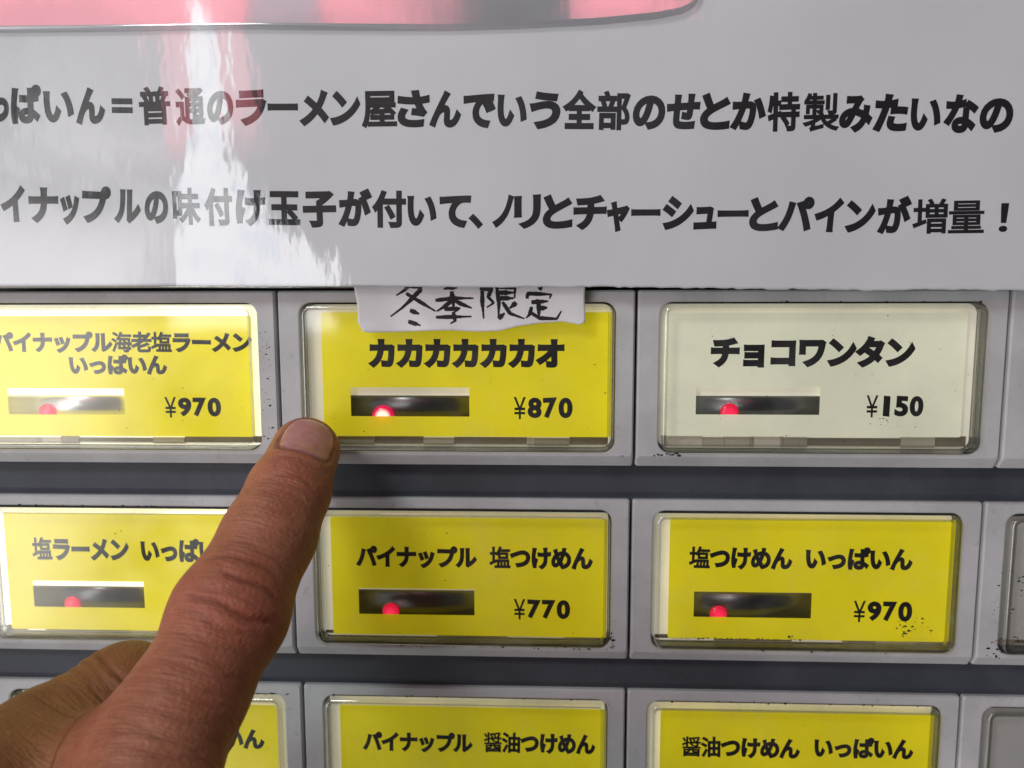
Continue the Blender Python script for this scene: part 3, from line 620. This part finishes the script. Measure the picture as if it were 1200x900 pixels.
def surface_nets(D):
    s = D < 0; A = [s[a:s.shape[0]-1+a, b:s.shape[1]-1+b, c_:s.shape[2]-1+c_] for a in (0,1) for b in (0,1) for c_ in (0,1)]
    cnt = sum(a.astype(np.int8) for a in A); act = (cnt > 0) & (cnt < 8)
    ids = -np.ones(act.shape, np.int64); cells = np.argwhere(act); ids[act] = np.arange(len(cells))
    acc = np.zeros((len(cells), 3)); n_ = np.zeros(len(cells))
    offs = [(a, b, c_) for a in (0,1) for b in (0,1) for c_ in (0,1)]
    for o0 in offs:
        for k in range(3):
            if o0[k]: continue
            o1 = list(o0); o1[k] = 1
            v0 = D[tuple((cells+o0).T)]; v1 = D[tuple((cells+o1).T)]; m_ = (v0 < 0) != (v1 < 0)
            t_ = np.where(m_, v0/np.where(m_, v0-v1, 1), 0)
            q = np.array(o0, float)[None]+t_[:, None]*(np.array(o1)-np.array(o0))[None]
            acc += np.where(m_[:, None], q, 0); n_ += m_
    verts = cells+acc/n_[:, None]
    quads = []
    for k in range(3):
        i, j = (k+1) % 3, (k+2) % 3
        sl0 = [slice(None)]*3; sl1 = [slice(None)]*3; sl0[k] = slice(0, -1); sl1[k] = slice(1, None)
        e = s[tuple(sl0)] != s[tuple(sl1)]; pos = np.argwhere(e); flip = s[tuple(sl0)][e]
        ok = (pos[:, i] > 0) & (pos[:, j] > 0) & (pos[:, i] < D.shape[i]-1) & (pos[:, j] < D.shape[j]-1); pos = pos[ok]; flip = flip[ok]
        def at(di, dj):
            q = pos.copy(); q[:, i] += di; q[:, j] += dj; return ids[tuple(q.T)]
        Q = np.stack([at(-1, -1), at(0, -1), at(0, 0), at(-1, 0)], 1); Q[~flip] = Q[~flip][:, ::-1]; quads.append(Q)
    return verts, np.concatenate(quads)
hv, hq = surface_nets(D); hv = lo+hv*h
def project(v, it=2):
    for _ in range(it):
        e = .15; d0 = sdf(v)
        gr = np.stack([sdf(v+np.eye(3)[k]*e)-sdf(v-np.eye(3)[k]*e) for k in range(3)], 1)/(2*e)
        v = v-(d0/np.maximum((gr*gr).sum(1), .3))[:, None]*gr
    return v, gr/np.maximum(np.linalg.norm(gr, axis=1), 1e-6)[:, None]
def subdiv(v, q, sel):
    """split the chosen quads in four (all of them: sel None)"""
    E_ = np.sort(np.stack([q, np.roll(q, -1, 1)], 2).reshape(-1, 2), 1); ue, inv = np.unique(E_, axis=0, return_inverse=True); inv = inv.reshape(-1, 4)
    em = v[ue].mean(1); fm = v[q].mean(1); ne, nf = len(v), len(v)+len(ue)
    out = []
    fi = nf+np.arange(len(q))
    for k in range(4): out.append(np.stack([q[:, k], ne+inv[:, k], fi, ne+inv[:, k-1]], 1))
    return np.concatenate([v, em, fm]), np.concatenate(out)
hv, _ = project(hv, 2)
hv, hq = subdiv(hv, hq, None); hv, _ = project(hv, 1)
# fine skin only for what the picture shows; the rest of the hand keeps the coarser grid but stays one surface
hv, hq = subdiv(hv, hq, None); hv, hn = project(hv, 1)

def along(p, J):
    """arc length from the tip, and the axis point and direction nearest to p"""
    best = np.full(len(p), 1e9); s = np.zeros(len(p)); cpt = np.zeros_like(p); dr = np.zeros_like(p); acc = 0
    for i in range(len(J)-1):
        ba = J[i+1]-J[i]; L_ = np.linalg.norm(ba); t_ = ((p-J[i])@ba)/(L_*L_)
        tc = np.clip(t_, -9 if i == 0 else 0, 9 if i == len(J)-2 else 1); q = J[i]+tc[:, None]*ba; d_ = np.linalg.norm(p-q, axis=1)
        m_ = d_ < best; best[m_] = d_[m_]; s[m_] = acc+tc[m_]*L_; cpt[m_] = q[m_]; dr[m_] = ba/L_; acc += L_
    return s, cpt, dr, best
EYE = V3(48.72, 32.6, 145.05)
def local(p, J, toward):
    s, cpt, dr, best = along(p, J)
    ref = J[0]-J[-1]; ref = ref/np.linalg.norm(ref)
    dors = toward[None]-(dr@toward)[:, None]*dr; dors /= np.linalg.norm(dors, axis=1)[:, None]
    side = np.cross(dr, dors); rel = p-cpt
    return s, np.arctan2((rel*side).sum(1), (rel*dors).sum(1)), best
iS, iA, iB = local(hv, IJ, np.array(DORSAL)); tS, tA, tB = local(hv, TJ, V3(-.25, .8, .5))
cum = np.concatenate([[0], np.cumsum([np.linalg.norm(b-a) for a, b in zip(IJ, IJ[1:])])])
rad = np.interp(iS, cum, IR); lat = iA*rad
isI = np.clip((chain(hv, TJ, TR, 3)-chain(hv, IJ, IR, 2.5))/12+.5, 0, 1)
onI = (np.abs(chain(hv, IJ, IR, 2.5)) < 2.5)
cre = np.zeros(len(hv)); rim_ = np.zeros(len(hv)); tipn = np.zeros(len(hv)); disp = np.zeros(len(hv)); nail = np.zeros(len(hv)); redn = np.zeros(len(hv))
# nail
NC, NH, NWD = NAIL
ns_ = (iS-NC)/NH; nl = (lat-NAIL_SIDE)/NWD
sup = (np.abs(ns_)**2.6+np.abs(nl)**3.0)**(1/2.8)
dd = (sup-1)*min(NH, NWD)
m_ = onI & (iS < cum[1]+3) & (np.abs(iA) < 1.9)
nail = np.where(m_, np.clip(.5-dd/.35, 0, 1), 0)
rim_ = np.where(m_, np.exp(-((dd-.12)/.22)**2), 0); tipn = nail*np.clip((-ns_-.78)/.12, 0, 1)
disp += np.where(m_, .22*nail-.42*np.exp(-((dd-.18)/.28)**2)*(.35+.65*np.clip((ns_+.5)/.6, 0, 1))+.30*np.exp(-((dd-1.0)/.75)**2)*np.clip((ns_+.7)/.7, 0, 1), 0)
# knuckle creases across the back of the index
def crease(s0, curve, amp, wid, l0, l1, tilt=0.0):
    global disp, cre
    cc = s0+curve*lat*lat/10+tilt*lat+.28*np.sin(lat*.75+s0*2)
    w_ = np.clip((lat-l0)/1.6, 0, 1)*np.clip((l1-lat)/1.6, 0, 1)
    x_ = (iS-cc)/wid
    cre = np.maximum(cre, np.where(onI, w_*np.minimum(amp*3.6, 1)*np.exp(-(x_*1.25)**2), 0))
    disp = disp+np.where(onI, w_*amp*(-np.exp(-x_*x_)+.22*np.exp(-((np.abs(x_)-2.3)/1.2)**2)), 0)
P_ = cum[3]
for cdef in ((-4.8, .35, .26, .5, -4.5, 7), (-1.6, .15, .30, .5, -6.0, 3.5), (.6, .1, .15, .45, -1, 6.0), (2.6, -.25, .36, .55, -7.5, 6.5), (5.0, -.3, .14, .5, -6.5, 7.5), (-7.4, .3, .09, .5, -5, 6), (7.6, -.25, .09, .55, -6.5, 6), (10.0, -.2, .08, .55, -6, 6.5)):
    crease(P_+cdef[0], *cdef[1:])
for s0, amp in ((cum[1]-.6, .14), (cum[1]+.9, .17), (cum[1]+2.2, .13), (cum[1]+3.9, .09)): crease(s0, .5, amp, .42, -4.5, 4.5, .05)
for k_ in range(12): crease(P_+11.5+2.1*k_+.6*math.sin(k_*2.1), -.3+.15*math.sin(k_), .09, .5, -7+math.sin(k_*3), 7+math.sin(k_*1.7), .10)
redn = np.where(onI, .8*np.exp(-((iS-P_)/7)**2)+.7*np.exp(-((iS-cum[1]+1)/3.5)**2)*(1-nail), 0)
disp *= np.clip(np.cos(np.clip(iA*.75, -1.5, 1.5)), 0, 1)**.6
# thumb knuckle wrinkles
tc = np.concatenate([[0], np.cumsum([np.linalg.norm(b-a) for a, b in zip(TJ, TJ[1:])])])
onT = (np.abs(chain(hv, TJ, TR, 3)) < 2.0) & ~onI
for k_ in range(9):
    s0 = tc[1]-5+1.9*k_+.4*math.sin(k_*2.3); a_ = .34*math.exp(-((k_-2.5)/3.4)**2)
    x_ = (tS-s0-.35*np.sin(tA*5+k_))/.5
    cre = np.maximum(cre, np.where(onT, a_*2.2*np.exp(-x_*x_)*np.clip(np.cos(tA*.9), 0, 1), 0))
    disp += np.where(onT, -a_*np.exp(-x_*x_)*np.clip(np.cos(tA*.9), 0, 1), 0)
hv = hv+hn*disp[:, None]
me = bpy.data.meshes.new('person')
wv = np.stack([hv[:, 0], -hv[:, 2], hv[:, 1]], 1)*MM
base = W((-22, -150, 150))
wv = wv-np.array(base[:])
me.vertices.add(len(wv)); me.vertices.foreach_set('co', wv.astype(np.float32).ravel())
me.loops.add(hq.size); me.loops.foreach_set('vertex_index', hq.astype(np.int32).ravel())
me.polygons.add(len(hq)); me.polygons.foreach_set('loop_start', np.arange(0, hq.size, 4, dtype=np.int32)); me.polygons.foreach_set('loop_total', np.full(len(hq), 4, np.int32))
me.update(calc_edges=True); me.validate()
me.polygons.foreach_set('use_smooth', np.ones(len(me.polygons), bool))
def attr(n_, a):
    at_ = me.attributes.new(n_, 'FLOAT', 'POINT'); at_.data.foreach_set('value', a.astype(np.float32))
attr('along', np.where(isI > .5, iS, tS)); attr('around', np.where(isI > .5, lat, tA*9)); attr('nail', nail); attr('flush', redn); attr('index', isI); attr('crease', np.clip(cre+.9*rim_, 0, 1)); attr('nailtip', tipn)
m, t, p, o = mat('skin')
def A(n_): q = t.new('ShaderNodeAttribute'); q.attribute_name = n_; return q.outputs['Fac']
cv = t.new('ShaderNodeCombineXYZ'); t.put(cv.inputs[0], t.math('MULTIPLY', A('along'), 2.1)); t.put(cv.inputs[1], t.math('MULTIPLY', A('around'), .17)); 
g = coords(t)
lines = t.noise(cv.outputs[0], 1.0, 4, .6); cell = t.new('ShaderNodeTexVoronoi'); t.put(cell.inputs['Vector'], g); cell.inputs['Scale'].default_value = 1500; 
mott = t.noise(g, 130, 4, .6); mott2 = t.noise(g, 420, 3, .6); fine = t.noise(g, 2600, 3, .6)
c0 = t.mix(t.ss(mott, .3, .7), rgb(.35, .115, .060), rgb(.46, .180, .102))
c0 = t.mix(t.math('MULTIPLY', t.ss(mott2, .45, .75), .35), c0, rgb(.30, .078, .05))
c0 = t.mix(t.math('MULTIPLY', A('flush'), .55), c0, rgb(.42, .112, .068))
c0 = t.mix(t.math('MULTIPLY', t.ss(lines, .52, .72), .34), c0, rgb(.50, .25, .175))
c0 = t.mix(t.math('SUBTRACT', 1.0, A('index')), c0, t.mix(t.ss(mott, .3, .7), rgb(.25, .096, .030), rgb(.34, .150, .048)))  # thumb: yellow light from the buttons and shade put into the skin colour
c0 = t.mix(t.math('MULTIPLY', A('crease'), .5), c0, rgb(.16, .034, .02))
nc = t.mix(t.ss(mott2, .3, .7), rgb(.52, .21, .195), rgb(.60, .29, .27))
nc = t.mix(A('nailtip'), nc, rgb(.62, .50, .44))
nc = t.mix(t.math('MULTIPLY', A('crease'), .6), nc, rgb(.2, .07, .05))
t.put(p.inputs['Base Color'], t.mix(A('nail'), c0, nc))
t.put(p.inputs['Roughness'], t.mix(A('nail'), rgb(.52, .52, .52), rgb(.28, .28, .28)))
p.inputs['Subsurface Weight'].default_value = .2; p.inputs['Subsurface Radius'].default_value = (1, .35, .2); p.inputs['Subsurface Scale'].default_value = .0016
p.inputs['Specular IOR Level'].default_value = .42
ht = t.math('ADD', t.math('MULTIPLY', lines, 1.0), t.math('ADD', t.math('MULTIPLY', cell.outputs[0], .30), t.math('MULTIPLY', fine, .25)))
ht = t.math('MULTIPLY', ht, t.math('SUBTRACT', 1.0, t.math('MULTIPLY', A('nail'), .9)))
t.put(p.inputs['Normal'], bump(t, ht, .8, .00042))
me.materials.append(m)
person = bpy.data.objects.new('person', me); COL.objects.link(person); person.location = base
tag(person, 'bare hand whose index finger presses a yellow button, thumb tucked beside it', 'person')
